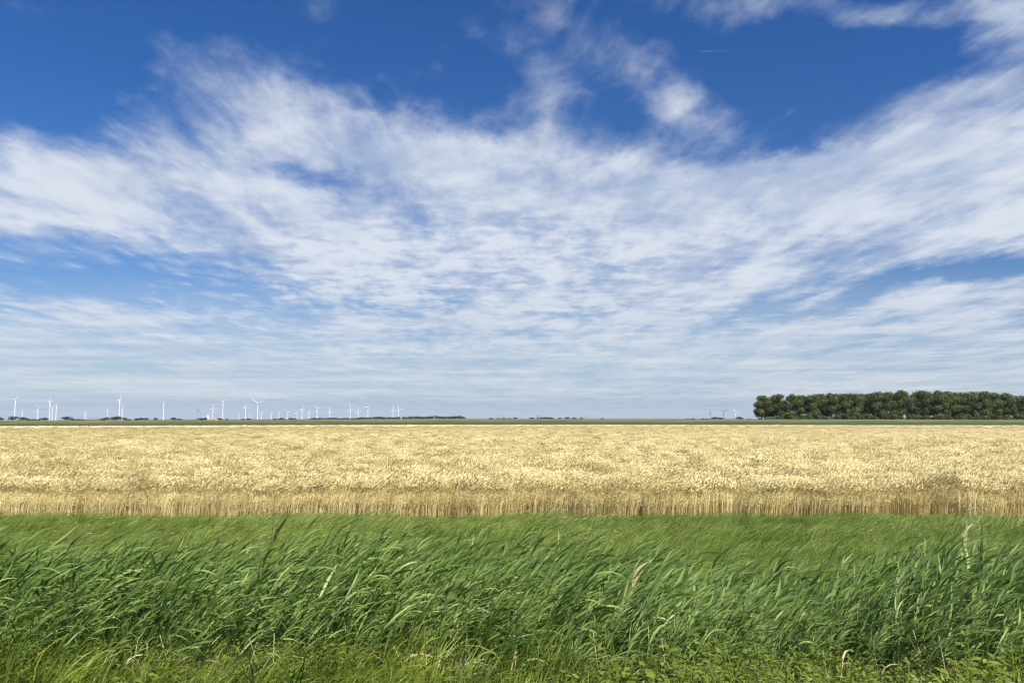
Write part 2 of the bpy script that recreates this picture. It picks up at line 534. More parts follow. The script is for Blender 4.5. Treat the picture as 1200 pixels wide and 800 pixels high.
p.inputs['Specular IOR Level'].default_value = 0.15
bp = n.node('ShaderNodeBump'); bp.inputs['Strength'].default_value = 0.6; bp.inputs['Distance'].default_value = 0.3
n.put(bp.inputs['Height'], n.add(n.noise(geo.outputs['Position'], 1.2, 5.0), n.noise(geo.outputs['Position'], 12.0, 3.0)))
n.l.new(bp.outputs[0], p.inputs['Normal'])
n.l.new(p.outputs[0], o.inputs['Surface'])
gme.materials.append(gm)
tag(link('ground', gme), kind='structure')

# ------------------------------------------------------------------ haze: the air over the plain
hz, n, o = new_mat('haze_air')
pv = n.node('ShaderNodeVolumePrincipled')
pv.inputs['Color'].default_value = (0.80, 0.88, 1.0, 1)
pv.inputs['Density'].default_value = 0.00004
pv.inputs['Anisotropy'].default_value = 0.0
n.l.new(pv.outputs[0], o.inputs['Volume'])
mb = MB(); mb.box((0, 7300, -1.6), (33000, 15800, 138.0))
tag(link('haze', mb.mesh('haze', hz, False)), kind='stuff')

# ------------------------------------------------------------------ scatter: ONE object whose plants come from geometry nodes
def scatter(name, pts, rot, scl, pid, itint, protos):
    src = bpy.data.collections.new(name + '_plants')          # not linked to the scene
    for k, me in enumerate(protos):
        src.objects.link(bpy.data.objects.new('%s_plant_%02d' % (name, k), me))
    me = bpy.data.meshes.new(name)
    N = len(pts)
    me.vertices.add(N)
    me.vertices.foreach_set('co', np.asarray(pts, np.float32).ravel())
    def attr(nm, typ, data, key):
        a = me.attributes.new(nm, typ, 'POINT'); a.data.foreach_set(key, data)
    attr('rot', 'FLOAT_VECTOR', np.asarray(rot, np.float32).ravel(), 'vector')
    attr('scl', 'FLOAT_VECTOR', np.asarray(scl, np.float32).ravel(), 'vector')
    attr('pid', 'INT', np.asarray(pid, np.int32), 'value')
    attr('itint', 'FLOAT', np.asarray(itint, np.float32), 'value')
    ob = link(name, me)
    g = bpy.data.node_groups.new(name + '_scatter', 'GeometryNodeTree')
    g.interface.new_socket('Geometry', in_out='INPUT', socket_type='NodeSocketGeometry')
    g.interface.new_socket('Geometry', in_out='OUTPUT', socket_type='NodeSocketGeometry')
    N_ = g.nodes.new; L_ = g.links.new
    gi = N_('NodeGroupInput'); go = N_('NodeGroupOutput')
    ci = N_('GeometryNodeCollectionInfo'); ci.inputs['Collection'].default_value = src
    ci.inputs['Separate Children'].default_value = True; ci.inputs['Reset Children'].default_value = True
    iop = N_('GeometryNodeInstanceOnPoints')
    iop.inputs['Pick Instance'].default_value = True
    def na(nm, typ):
        q = N_('GeometryNodeInputNamedAttribute'); q.data_type = typ; q.inputs['Name'].default_value = nm
        return q.outputs['Attribute']
    e2r = N_('FunctionNodeEulerToRotation')
    L_(na('rot', 'FLOAT_VECTOR'), e2r.inputs[0])
    L_(gi.outputs[0], iop.inputs['Points']); L_(ci.outputs[0], iop.inputs['Instance'])
    L_(na('pid', 'INT'), iop.inputs['Instance Index'])
    L_(e2r.outputs[0], iop.inputs['Rotation'])
    L_(na('scl', 'FLOAT_VECTOR'), iop.inputs['Scale'])
    L_(iop.outputs[0], go.inputs[0])
    md = ob.modifiers.new('scatter', 'NODES'); md.node_group = g
    return ob


def lean_rot(lx, ly, rz):
    """euler angles: spin rz about the stem then lean by lx to +x and ly to +y"""
    rot = np.zeros((len(rz), 3))
    rot[:, 0] = -ly; rot[:, 1] = lx; rot[:, 2] = rz
    return rot


# ------------------------------------------------------------------ far trees and the grove
def leaf_cloud(mb, lobes, n, size, rng, fill=0.55, flat=0.85):
    lobes = np.array(lobes, float)
    wts = lobes[:, 3] ** 2; wts /= wts.sum()
    which = rng.choice(len(lobes), n, p=wts)
    ltint = rng.uniform(0.25, 0.75, len(lobes))
    d = rng.normal(size=(n, 3)); d /= np.linalg.norm(d, axis=1)[:, None]
    rr = rng.uniform(fill, 1.06, n)
    sz = size * rng.uniform(0.6, 1.4, n)
    for k in range(n):
        L = lobes[which[k]]
        c_ = L[:3] + d[k] * rr[k] * L[3] * np.array([1, 1, flat])
        nrm = d[k] + rng.normal(size=3) * 0.55; nrm /= np.linalg.norm(nrm)
        a_ = np.cross(nrm, rng.normal(size=3)); a_ /= np.linalg.norm(a_)
        b_ = np.cross(nrm, a_)
        s_ = sz[k] / 2
        e = rng.uniform(0.55, 1.0, 4)
        q = [c_ + a_ * s_ * e[0], c_ + b_ * s_ * e[1] + nrm * s_ * 0.25, c_ - a_ * s_ * e[2], c_ - b_ * s_ * e[3] + nrm * s_ * 0.2]
        mb.add(q, [(0, 1, 2), (0, 2, 3)], np.clip(ltint[which[k]] + rng.normal() * 0.16, 0, 1))


def grove_tree(seed):
    rng = np.random.default_rng(seed)
    H = 15.0
    tb = MB()
    fork = rng.uniform(4.6, 6.2)
    lean = rng.normal(size=2) * 0.3
    tb.tube([(0, 0, -0.4), (lean[0] * 0.3, lean[1] * 0.3, fork * 0.5), (lean[0], lean[1], fork), (lean[0] * 1.6, lean[1] * 1.6, 10.5)], [0.36, 0.27, 0.22, 0.07], 7)
    lobes = []
    nl = rng.integers(11, 15)
    for k in range(nl):
        th = 2 * math.pi * (k / nl) * 2.4 + rng.uniform(-0.4, 0.4)
        hz_ = 4.9 + 8.2 * (k / (nl - 1)) + rng.uniform(-0.5, 0.5)
        rad = (3.7 if hz_ < 11.5 else 2.4) * rng.uniform(0.55, 1.05)
        r_ = rng.uniform(1.5, 2.25)
        c_ = (lean[0] + math.cos(th) * rad, lean[1] + math.sin(th) * rad, min(hz_, H - r_ * 0.85))
        lobes.append((*c_, r_))
        st_ = rng.uniform(fork * 0.75, fork + 2.0)
        tb.tube([(lean[0], lean[1], st_), ((lean[0] + c_[0]) * 0.5, (lean[1] + c_[1]) * 0.5, (st_ + c_[2]) * 0.5 + 0.4), c_], [0.12, 0.075, 0.02], 5, cap=False)
    lobes.append((lean[0], lean[1], H - 2.0, 2.0)); lobes.append((lean[0], lean[1], H - 5.0, 2.3))
    cb = MB(); leaf_cloud(cb, lobes, 3400, 0.62, rng, fill=0.45)
    return tb.mesh('trunk', BARK), cb.mesh('crown', CROWN, False)


def round_tree(seed, H=9.0, spread=4.0, size=0.9, n=520, mat=None):
    rng = np.random.default_rng(seed)
    tb = MB(); tb.tube([(0, 0, -0.5), (0.1, 0, H * 0.3), (0.2, 0.1, H * 0.65)], [0.32, 0.24, 0.08], 6)
    lobes = []
    for k in range(9):
        th = k * 2.4; r_ = rng.uniform(0.32, 0.48) * spread
        lobes.append((math.cos(th) * spread * 0.5 * rng.uniform(0.5, 1.1), math.sin(th) * spread * 0.5, H * rng.uniform(0.32, 0.72), r_))
    lobes.append((0, 0, H - spread * 0.42, spread * 0.42))
    cb = MB(); leaf_cloud(cb, lobes, n, size, rng, fill=0.4)
    return tb.mesh('trunk', BARK), cb.mesh('crown', mat or FARCROWN, False)


def spire_tree(seed, H=9.0):
    rng = np.random.default_rng(seed)
    tb = MB(); tb.tube([(0, 0, -0.5), (0, 0, H * 0.5), (0, 0, H * 0.95)], [0.3, 0.2, 0.03], 6)
    lobes = [(0, 0, H * f, 1.7 * (1 - f) + 0.35) for f in (0.15, 0.28, 0.4, 0.52, 0.64, 0.76, 0.88)]
    cb = MB(); leaf_cloud(cb, lobes, 420, 0.7, rng, fill=0.4)
    return tb.mesh('trunk', BARK), cb.mesh('crown', FARCROWN, False)


def shrub_mesh(seed, H=4.0):
    rng = np.random.default_rng(seed)
    tb = MB()
    lobes = []
    for k in range(7):
        th = k * 2.4 + rng.uniform(-0.3, 0.3)
        r_ = rng.uniform(0.8, 1.3)
        c_ = (math.cos(th) * rng.uniform(0.5, 1.9), math.sin(th) * rng.uniform(0.4, 1.3), rng.uniform(0.7, H - r_))
        lobes.append((*c_, r_))
        tb.tube([(0, 0, -0.3), (c_[0] * 0.4, c_[1] * 0.4, c_[2] * 0.6), c_], [0.07, 0.05, 0.015], 5, cap=False)
    cb = MB(); leaf_cloud(cb, lobes, 1000, 0.5, rng, fill=0.4)
    return tb.mesh('stem', BARK), cb.mesh('foliage', SHRUB, False)


def plant_tree(name, meshes, label, cat, loc, rz, scale, group, parts=('trunk', 'crown')):
    o = thing(name, label, cat, loc, rz, scale, group)
    link(parts[0], meshes[0], o); link(parts[1], meshes[1], o)
    return o


rng = np.random.default_rng(7)
GP = [grove_tree(100 + k) for k in range(7)]
# the outline of the grove against the sky, left to right in the photograph: x, y of the top
gtop_x = [882, 893, 905, 930, 960, 985, 1020, 1050, 1085, 1110, 1140, 1165, 1185, 1200, 1260, 1330]
gtop_y = [470, 463, 461.5, 461.5, 460.5, 460.5, 459, 457.5, 456, 458, 458.5, 458.5, 461.5, 465, 468, 474]
k = 0
for row, (Y0, step) in enumerate([(396, 7.8), (405, 8.8), (415, 9.6)]):
    x = 130.0 + row * 2.0
    while x < 320:
        yy = Y0 + rng.uniform(-2, 2)
        px = 600 + 900 * x / yy
        topz = at(px, float(np.interp(px, gtop_x, gtop_y)) + rng.uniform(-0.4, 1.1) + row * 0.5, yy).z
        z0 = float(gz(x, yy))
        s = (topz - z0) / 14.7
        w = rng.uniform(0.95, 1.15)
        if row == 0 and k == 0:
            label = 'leafy tree at the left end of the grove, leaning crown over open grass'
        elif row == 0:
            label = 'broad leafy tree in the front row of the dark green grove beyond the wheat'
        else:
            label = 'leafy tree standing inside the grove behind its front row of trunks'
        plant_tree('grove_tree', GP[k % 7], label, 'tree', (x, yy, z0), rng.uniform(0, 6.28), (s * w, s * w, s), 'trees of the front row of the grove' if row == 0 else 'trees inside the grove')
        k += 1
        x += step * rng.uniform(0.8, 1.25)

SP = [shrub_mesh(300 + k) for k in range(5)]
x = 126.0; k = 0
while x < 312:
    yy = 392 + rng.uniform(-1.5, 1.5)
    s = rng.uniform(0.8, 1.75) if k else 0.6
    plant_tree('shrub', SP[k % 5], 'low rounded shrub at the left foot of the grove' if k == 0 else 'leafy shrub filling the gaps along the foot of the grove', 'shrub',
               (x, yy, float(gz(x, yy))), rng.uniform(0, 6.28), (s * 1.1, s, s), 'shrubs along the foot of the grove', ('stem', 'foliage'))
    x += 2.4 * rng.uniform(0.7, 1.4); k += 1
x = 131.0
while x < 310:
    yy = 400 + rng.uniform(0, 12)
    s = rng.uniform(0.8, 1.6)
    plant_tree('shrub', SP[k % 5], 'leafy shrub in the shade between the trunks of the grove', 'shrub',
               (x, yy, float(gz(x, yy))), rng.uniform(0, 6.28), (s * 1.2, s, s), 'shrubs between the trunks of the grove', ('stem', 'foliage'))
    x += 3.6 * rng.uniform(0.7, 1.4); k += 1

# trees on the plain: x, width, top (photo pixels), distance
FT = [round_tree(500 + k) for k in range(6)]
LABEL_TREES = [
    (0, 9, 488.5, 1400, 'dark round tree cut by the left edge of the photo'),
    (15.5, 9.5, 487, 1400, 'round dark tree at the foot of the leftmost tall turbine'),
    (27.5, 9.5, 488, 1400, 'round dark tree below the small second turbine from the left'),
    (34.5, 5, 490.6, 1500, 'tiny low bush right of the second round dark tree from the left'),
    (39.5, 5, 490.4, 1500, 'tiny low bush midway between the second round tree and the third turbine'),
    (44.5, 5, 490.6, 1500, 'tiny bush at the foot of the third turbine from the left'),
    (52, 10, 488.8, 1450, 'broad low tree between the third turbine and the close turbine trio'),
    (79, 10, 487.3, 1400, 'solitary broad dark tree right of the trio of close turbines'),
    (85.5, 5, 489.8, 1450, 'small tree leaning against the right side of the solitary broad tree'),
    (92, 7, 490.6, 1500, 'low flat bush left of the far farmhouse roof'),
    (97.5, 7, 490.7, 1500, 'low flat bush below the tiny turbine near the farmhouse'),
    (120, 6, 489.8, 1450, 'small dark tree at the right end of the farmhouse roof'),
    (125, 7, 488.2, 1450, 'dark tree below the short turbine right of the farmhouse'),
    (134, 8, 487.6, 1400, 'dark tree left of the tall overlapping turbine pair'),
    (139, 8, 486.8, 1400, 'tallest dark tree at the foot of the overlapping turbine pair'),
    (147, 7, 489.0, 1450, 'low tree right of the overlapping turbine pair'),
    (152, 5, 490.5, 1500, 'tiny bush right of the low tree by the turbine pair'),
    (161.5, 7, 489.3, 1450, 'left half of a dark double tree left of the lone tall turbine'),
    (166, 6, 488.8, 1450, 'right half of a dark double tree left of the lone tall turbine'),
    (171.5, 5, 489.0, 1450, 'slim tree just right of the dark double tree'),
    (182.5, 4, 488.7, 1400, 'small lone tree just left of the lone tall turbine'),
    (204, 8, 488.8, 1450, 'dark tree right of the lone tall turbine'),
    (210, 6, 490.0, 1450, 'low tree against the right side of the dark tree past the lone turbine'),
    (235, 8, 489.4, 1450, 'low dark tree left of the white silo'),
    (240.5, 5, 488.8, 1450, 'dark tree touching the left side of the white silo'),
    (257.5, 7, 489.6, 1450, 'low tree right of the red roofed barn'),
    (266, 4, 490.3, 1500, 'tiny bush right of the slim tall turbine near the barn'),
    (285, 4, 490.3, 1500, 'tiny bush left of the turbine right of the red barn'),
    (291.5, 6, 489.8, 1450, 'low dark bush left of the largest turbine'),
    (322, 5, 490.0, 1450, 'small bush right of the largest turbine and its small neighbour'),
    (329.5, 8, 489.2, 1450, 'rounded dark tree left of the left bent blade turbine'),
    (341.5, 6, 489.2, 1450, 'dark tree right of the turbine with one bent blade'),
    (346.5, 3, 489.6, 1450, 'slim bush at the foot of the cross shaped turbine'),
    (575, 5, 489.2, 1900, 'first tiny bush right of the long dark tree belt'),
    (584, 4, 489.2, 1900, 'second tiny bush right of the long dark tree belt'),
    (590, 6, 489.1, 1900, 'low wide bush third right of the long dark tree belt'),
    (597, 5, 489.4, 1900, 'low bush just left of the round bush near the centre'),
    (604, 5, 488.6, 1900, 'round bush near the centre, left of the small clump'),
    (623, 6, 488.7, 1900, 'low bush at the left end of the small central clump'),
    (634, 7, 488.6, 1900, 'left part of the small central clump, beside the pointed tree'),
    (640, 8, 488.2, 1900, 'middle tree of the small central clump'),
    (645, 7, 488.6, 1900, 'right end tree of the small central clump'),
    (656, 5, 488.9, 1900, 'small bush right of the central clump'),
    (665, 6, 488.2, 1900, 'dark bush second right of the central clump'),
    (673, 6, 488.8, 1900, 'flat low bush third right of the central clump'),
    (681, 4, 488.8, 1900, 'tiny bush fourth right of the central clump'),
    (706, 4, 489.3, 1900, 'lone tiny bush far right of the central clump'),
    (806, 6, 490.2, 1700, 'flat low bush left of the bushes before the grove'),
    (812, 6, 489.6, 1700, 'dark bush, largest left of the grey turbines'),
    (823, 5, 489.6, 1700, 'small dark bush between the larger bush and the grey turbines'),
    (829, 5, 490.0, 1700, 'tiny bush left of the clump under the grey turbine'),
    (837, 8, 488.2, 1600, 'left half of the dark clump left of the grey turbine'),
    (844, 8, 488.8, 1600, 'right half of the dark clump at the foot of the grey turbine'),
    (866, 8.5, 487.7, 1500, 'round dark tree right of the white turbine near the grove'),
    (878, 5, 490.2, 1500, 'low bush between the round dark tree and the grove'),
]
for i, (px, wpx, top, Y0, label) in enumerate(LABEL_TREES):
    tp = at(px, top, Y0)
    z0 = float(gz(tp.x, Y0))
    H = tp.z - z0
    wid = wpx / 900 * Y0
    plant_tree('field_tree' if wpx > 6 else 'bush', FT[i % 6], label, 'tree' if wpx > 6 else 'bush', (tp.x, Y0, z0), rng.uniform(0, 6.28), (wid / 5.4, wid / 5.4, H / 9.0), 'scattered trees and bushes on the horizon')
tp = at(629.8, 486.2, 1900)
plant_tree('pointed_tree', spire_tree(77), 'narrow pointed tree standing up from the small central clump', 'tree', (tp.x, 1900, 0), 0, (0.95, 0.95, tp.z / 9.0), None)
# the long tree belt behind the dike, left of centre
belt_x = [363, 370, 385, 398, 420, 437, 450, 463, 475, 490, 505, 520, 532, 540, 545]
belt_y = [489.3, 489.0, 488.6, 489.0, 488.6, 487.6, 487.8, 488.4, 487.4, 487.4, 486.9, 487.3, 487.0, 486.3, 488.4]
px = 364.0; i = 0
while px < 546:
    wpx = rng.uniform(5.0, 9.0)
    tp = at(px, float(np.interp(px, belt_x, belt_y)) + rng.uniform(-0.3, 0.6), 2000)
    last = px + wpx * 0.55 >= 546
    plant_tree('belt_tree', FT[i % 6], 'dark tree closing the right end of the long tree belt' if last else 'dark tree in the long low belt of trees left of centre', 'tree', (tp.x, 2000 + rng.uniform(-15, 15), float(gz(tp.x, 2000))), rng.uniform(0, 6.28),
               (wpx / 900 * 2000 / 5.4,) * 2 + (tp.z / 9.0,), 'trees of the long belt on the horizon')
    px += wpx * 0.55; i += 1

# ------------------------------------------------------------------ wind turbines
def ring_mesh(profile, sides, mat):
    mb = MB(); mb.tube([(0, 0, z_) for z_, r_ in profile], [r_ for z_, r_ in profile], sides)
    return mb.mesh('tower', mat)


def blade_mesh(L, mat):
    mb = MB()
    secs = [(0.0, 0.022, 0.022), (0.05, 0.024, 0.020), (0.2, 0.062, 0.014), (0.5, 0.046, 0.009), (0.8, 0.030, 0.005), (1.0, 0.008, 0.002)]
    vs = []; fs = []
    for (f, ch, th) in secs:
        for (cx, cy) in ((-0.35, 0), (0.0, 0.5), (0.65, 0.0), (0.0, -0.5)):
            vs.append((cx * ch * L * 1.5, cy * th * L * 1.2, f * L))
    for i in range(len(secs) - 1):
        for q in range(4):
            fs.append((i * 4 + q, i * 4 + (q + 1) % 4, (i + 1) * 4 + (q + 1) % 4, (i + 1) * 4 + q))
    fs.append((3, 2, 1, 0)); fs.append(tuple((len(secs) - 1) * 4 + q for q in range(4)))
    mb.add(vs, fs)
    return mb.mesh('blade', mat)


def turbine_kit(mat):
    nac = MB(); nac.box((0, 2.6, -1.7), (3.6, 9.0, 3.6), taper=0.92)
    hub = MB(); hub.tube([(0, -2.0, 0), (0, -3.2, 0), (0, -4.4, 0), (0, -5.2, 0)], [1.7, 1.7, 1.2, 0.3], 10)
    return (ring_mesh([(-0.5, 2.9), (0.3, 2.7), (30, 2.35), (60, 1.95), (88, 1.55)], 14, mat), nac.mesh('nacelle', mat, False), hub.mesh('hub', mat), blade_mesh(46.0, mat))


KITS = {'w': turbine_kit(TURB), 'g': turbine_kit(TURBGREY)}
# hub x, hub y, blade length (px), angle of the first blade from straight up (clockwise), yaw, tone, label
TURBINES = [
    (18.2, 467.5, 4.5, 12, 50, 'w', 'tall white wind turbine nearest the left edge of the photo'),
    (26.2, 481.0, 3.5, 30, 62, 'w', 'short white turbine showing over the second round tree from the left'),
    (44.6, 478.0, 5.0, -38, 30, 'w', 'white turbine with raised V of blades, third from the left'),
    (58.8, 469.5, 4.8, 0, 45, 'w', 'tallest turbine of the close trio near the left, one blade straight up'),
    (61.6, 477.5, 4.0, 20, 50, 'w', 'middle lower turbine of the close trio near the left'),
    (66.2, 474.5, 3.5, 70, 66, 'w', 'right hand turbine of the close trio, blades almost edge on'),
    (100.0, 484.0, 3.2, 0, 20, 'w', 'tiny turbine standing alone left of the far farmhouse'),
    (126.0, 481.0, 3.2, -20, 62, 'w', 'short turbine rising over a dark tree right of the farmhouse'),
    (140.5, 468.0, 5.0, 0, 30, 'w', 'taller turbine of the overlapping pair, one blade upright'),
    (143.4, 476.8, 4.4, -40, 40, 'w', 'shorter turbine of the overlapping pair, half behind its tall neighbour'),
    (192.0, 471.5, 3.6, 72, 64, 'w', 'lone tall white turbine with a stub of blade pointing right'),
    (231.5, 481.0, 3.2, 0, 35, 'g', 'thin faint turbine left of the white silo and dark tree'),
    (249.5, 478.0, 5.0, 0, 25, 'w', 'white turbine standing behind the red roofed barn'),
    (261.5, 470.0, 4.5, 8, 72, 'w', 'slim tall turbine right of the red barn, blades edge on'),
    (280.0, 485.6, 2.6, 10, 50, 'w', 'tiny stub of a turbine left of the three bladed turbine past the barn'),
    (288.0, 476.3, 5.6, -6, 15, 'w', 'white turbine with spread Y blades just left of the largest one'),
    (293.0, 485.8, 2.6, 0, 50, 'w', 'tiny turbine squeezed between two taller ones left of the largest'),
    (302.0, 472.5, 9.6, -55, 10, 'w', 'largest white turbine with two long blades spread in a wide V'),
    (306.4, 484.0, 3.0, 0, 55, 'w', 'small turbine tucked just right of the largest turbine'),
    (317.8, 484.0, 3.6, -20, 30, 'w', 'small turbine first in the row right of the largest, blades crossed'),
    (327.0, 484.0, 3.0, 10, 60, 'w', 'small blunt turbine over a rounded dark tree, blades edge on'),
    (336.5, 483.2, 4.2, -50, 35, 'w', 'small turbine with one blade bent to the upper left'),
    (348.0, 484.0, 4.4, 32, 15, 'w', 'small turbine with blades spread in a cross, left of a taller one'),
    (354.0, 478.6, 5.0, -4, 25, 'w', 'medium turbine with an upright blade, tallest among its small neighbours'),
    (362.0, 482.8, 4.0, 20, 40, 'w', 'small turbine at the left start of the long tree belt'),
    (371.6, 478.8, 5.2, -38, 20, 'w', 'white turbine with raised V blades over the start of the tree belt'),
    (386.5, 481.8, 5.4, -14, 15, 'w', 'turbine with blades up and to the right, alone over the tree belt'),
    (410.4, 478.8, 6.2, -10, 10, 'w', 'white turbine with wide spread blades left of a lower similar one'),
    (419.6, 481.0, 5.0, -24, 15, 'w', 'lower turbine between two wider spread turbines over the belt'),
    (431.0, 477.4, 5.6, -78, 15, 'w', 'white turbine with a blade level to the left, right of the spread pair'),
    (460.5, 480.2, 5.6, -2, 10, 'w', 'left turbine of the last pair over the belt, blade upright'),
    (467.0, 478.8, 6.0, -24, 15, 'w', 'right turbine of the last pair over the belt, blade tilted left'),
    (832.5, 484.0, 3.6, -30, 30, 'g', 'faint small grey turbine left of the dark clump before the grove'),
    (848.0, 482.0, 6.2, -58, 10, 'g', 'grey turbine with a low wide V of blades left of the grove'),
    (861.6, 483.2, 5.0, -30, 20, 'w', 'white turbine beside the round dark tree left of the grove'),
]
first = {}
for (px, py, bl, ang, yaw, pk, label) in TURBINES:
    hpx = 490.5 - py
    hub_h = 40 + 2.4 * hpx
    Yd = hub_h * 900 / hpx
    pos = at(px, py, Yd)
    zg = float(gz(pos.x, Yd))
    hz_ = pos.z - zg
    fat = min(max(Yd / 4200, 1.0), 1.7) * 1.08
    L = bl * Yd / 900
    root = thing('wind_turbine', label, 'wind turbine', (pos.x, Yd, zg), -math.atan2(pos.x, Yd), None, 'wind turbines along the horizon')
    tw, nac, hub, bld = KITS[pk]
    o = link('tower', tw, root); o.scale = (fat,) * 2 + (hz_ / 88,)
    k = fat
    top = Matrix.Translation((0, 0, hz_)) @ Matrix.Rotation(R(yaw), 4, 'Z') @ Matrix.Scale(k, 4)
    for nm, me in (('nacelle', nac), ('hub', hub)):
        o = link(nm, me, root); o.matrix_local = top
    for b in range(3):
        o = link('blade', bld, root)
        o.matrix_local = Matrix.Translation((0, 0, hz_)) @ Matrix.Rotation(R(yaw), 4, 'Z') @ Matrix.Translation((0, -3.4 * k, 0)) @ Matrix.Rotation(R(ang + 120 * b), 4, 'Y') @ Matrix.Diagonal((fat * 1.05, fat, L / 46, 1))

# ------------------------------------------------------------------ farm buildings on the horizon
def gable(name, label, cat, px0, px1, ytop, Yd, wall_m, roof_m, wall_h_frac=0.42):
    a = at(px0, ytop, Yd); b = at(px1, ytop, Yd)
    Lx = b.x - a.x; H = a.z; D = 9.0
    zg = float(gz((a.x + b.x) / 2, Yd)); H -= zg
    root = thing(name, label, cat, ((a.x + b.x) / 2, Yd, zg))
    wh = H * wall_h_frac
    m1 = MB(); m1.box((0, 0, -0.3), (Lx * 0.96, D, wh + 0.3))
    gv = []
    for sx in (-1, 1):
        x_ = sx * Lx * 0.48
        m1.add([(x_, -D / 2, wh), (x_, D / 2, wh), (x_, 0, H - 0.25)], [(0, 1, 2)])
    link('wall', m1.mesh('wall', wall_m, False), root)
    m2 = MB()
    e = 0.5; tk = 0.22
    for sy in (-1, 1):
        y0, y1 = sy * (D / 2 + e), 0.0
        z0_, z1_ = wh - e * (H - wh) / (D / 2), H
        vs = [(-Lx / 2, y0, z0_), (Lx / 2, y0, z0_), (Lx / 2, y1, z1_), (-Lx / 2, y1, z1_)]
        vs += [(x_, y_, z_ + tk) for x_, y_, z_ in vs]
        m2.add(vs, [(0, 1, 2, 3), (7, 6, 5, 4), (0, 4, 5, 1), (1, 5, 6, 2), (2, 6, 7, 3), (3, 7, 4, 0)])
    r_ = link('roof', m2.mesh('roof', roof_m, False), root)
    for fx in (-0.32, -0.1, 0.3):
        w_ = MB(); w_.box((fx * Lx, -D / 2 - 0.04, wh * 0.35), (1.3, 0.1, wh * 0.4))
        link('window', w_.mesh('window', TIMBER, False), root)
    d_ = MB(); d_.box((0.1 * Lx, -D / 2 - 0.05, -0.2), (2.6, 0.12, wh * 0.85 + 0.2))
    link('door', d_.mesh('door', TIMBER, False), root)
    return root


gable('farmhouse', 'long low farmhouse with a brown weathered roof among bushes on the far left horizon', 'house', 103.5, 118, 489.6, 1480, BRICK, BROWNROOF)
gable('barn', 'small barn with a pale red roof beside the white silo', 'barn', 245, 255, 489.4, 1500, WHITEW, REDROOF)
tp = at(243.6, 486.0, 1490); zg = float(gz(tp.x, 1490)); tp.z -= zg
root = thing('silo', 'white cylindrical silo at the left end of the red roofed barn', 'silo', (tp.x, 1490, zg))
mb = MB(); mb.tube([(0, 0, -0.3), (0, 0, tp.z * 0.82)], [1.7, 1.7], 16); link('tank', mb.mesh('tank', WHITEW), root)
mb = MB(); mb.tube([(0, 0, tp.z * 0.82), (0, 0, tp.z * 0.93), (0, 0, tp.z)], [1.78, 1.1, 0.25], 16); link('roof', mb.mesh('roof', WHITEW), root)

for px, lab in ((470.8, 'white marker post on the dike under the last pair of turbines'), (509.4, 'white marker post on the dike before the long tree belt')):
    yy = 288.0; x_ = (px - 600) / 900 * yy
    root = thing('marker_post', lab, 'post', (x_, yy, float(gz(x_, yy))))
    mb = MB(); mb.box((0, 0, -0.2), (0.16, 0.16, 1.0), taper=0.9); link('pole', mb.mesh('pole', PAINT, False), root)
    mb = MB(); mb.box((0, 0, 0.8), (0.22, 0.22, 0.14), taper=0.5); link('cap', mb.mesh('cap', PAINT, False), root)

# contrail high in the blue
a = px_dir(818, 60.5).normalized() * 15000; b = px_dir(872, 59.0).normalized() * 15000
cm, n, o = new_mat('ice_trail')
df = n.node('ShaderNodeBsdfDiffuse'); df.inputs[0].default_value = (0.9, 0.92, 0.95, 1)
tr = n.node('ShaderNodeBsdfTransparent')
mx = n.node('ShaderNodeMixShader')
g_ = n.node('ShaderNodeAttribute', attribute_name='tint')
n.put(mx.inputs[0], n.mul(g_.outputs['Fac'], 0.05))
n.l.new(tr.outputs[0], mx.inputs[1]); n.l.new(df.outputs[0], mx.inputs[2]); n.l.new(mx.outputs[0], o.inputs['Surface'])
mb = MB()
A = Vector(a); B = Vector(b)
pts_ = [A.lerp(B, f) for f in (0, 0.15, 0.4, 0.7, 1.0)]
mb.tube(pts_, [6, 9, 10, 11, 11], 8, np.repeat([1.0, 0.85, 0.55, 0.25, 0.0], 8))
ct = link('contrail', mb.mesh('contrail', cm)); ct.location = (0, 0, CAM_Z)
tag(ct, 'short thin white aircraft contrail fading to the right in the deep blue sky', 'contrail')

# ------------------------------------------------------------------ wheat
def wheat_patch(seed, n=120, half=0.32, mat=None):
    rng = np.random.default_rng(seed); mb = MB()
    for k in range(n):
        x, y = rng.uniform(-half, half, 2)
        h = rng.uniform(0.66, 0.86)
        lean = np.array([rng.normal(0.16, 0.10), rng.normal(0, 0.10), 1.0])
        tt = np.clip(rng.normal(0.56, 0.20), 0, 1)
        p = mb.blade((x, y, 0), lean * [0.05, 0.1, 1], lean * [1.7, 1.1, 1], h, 0.0085, rng, 2, 0, tt, profile=lambda q: 1.0)
        d = np.array([rng.normal(0.85, 0.35), rng.normal(0, 0.5), rng.normal(0.30, 0.35)])
        d0 = np.array([0.4, 0, 0.9])
        et = np.clip(rng.normal(0.80, 0.14), 0, 1)
        for q in range(2):
            mb.blade(p, d0, d, rng.uniform(0.085, 0.12), 0.020, rng, 3, 0.2, et, profile=lambda q_: 0.55 if q_ < 0.1 else (1.0 if q_ < 0.7 else 0.45))
        for q in range(2):
            hh = rng.uniform(0.60, 0.98) * h
            b0 = np.array([x, y, 0]) + np.array([0.1, 0, 1.0]) * hh * 0.97
            mb.blade(b0, (0.3, rng.normal() * 0.3, 0.7), (rng.normal(0.8, 0.5), rng.normal() * 0.7, rng.normal(-0.3, 0.5)), rng.uniform(0.10, 0.22), 0.011, rng, 3, 0.5, np.clip(rng.normal(0.52, 0.2), 0, 1))
    return mb.mesh('wheat_patch_%d' % seed, mat or WHEAT, False)


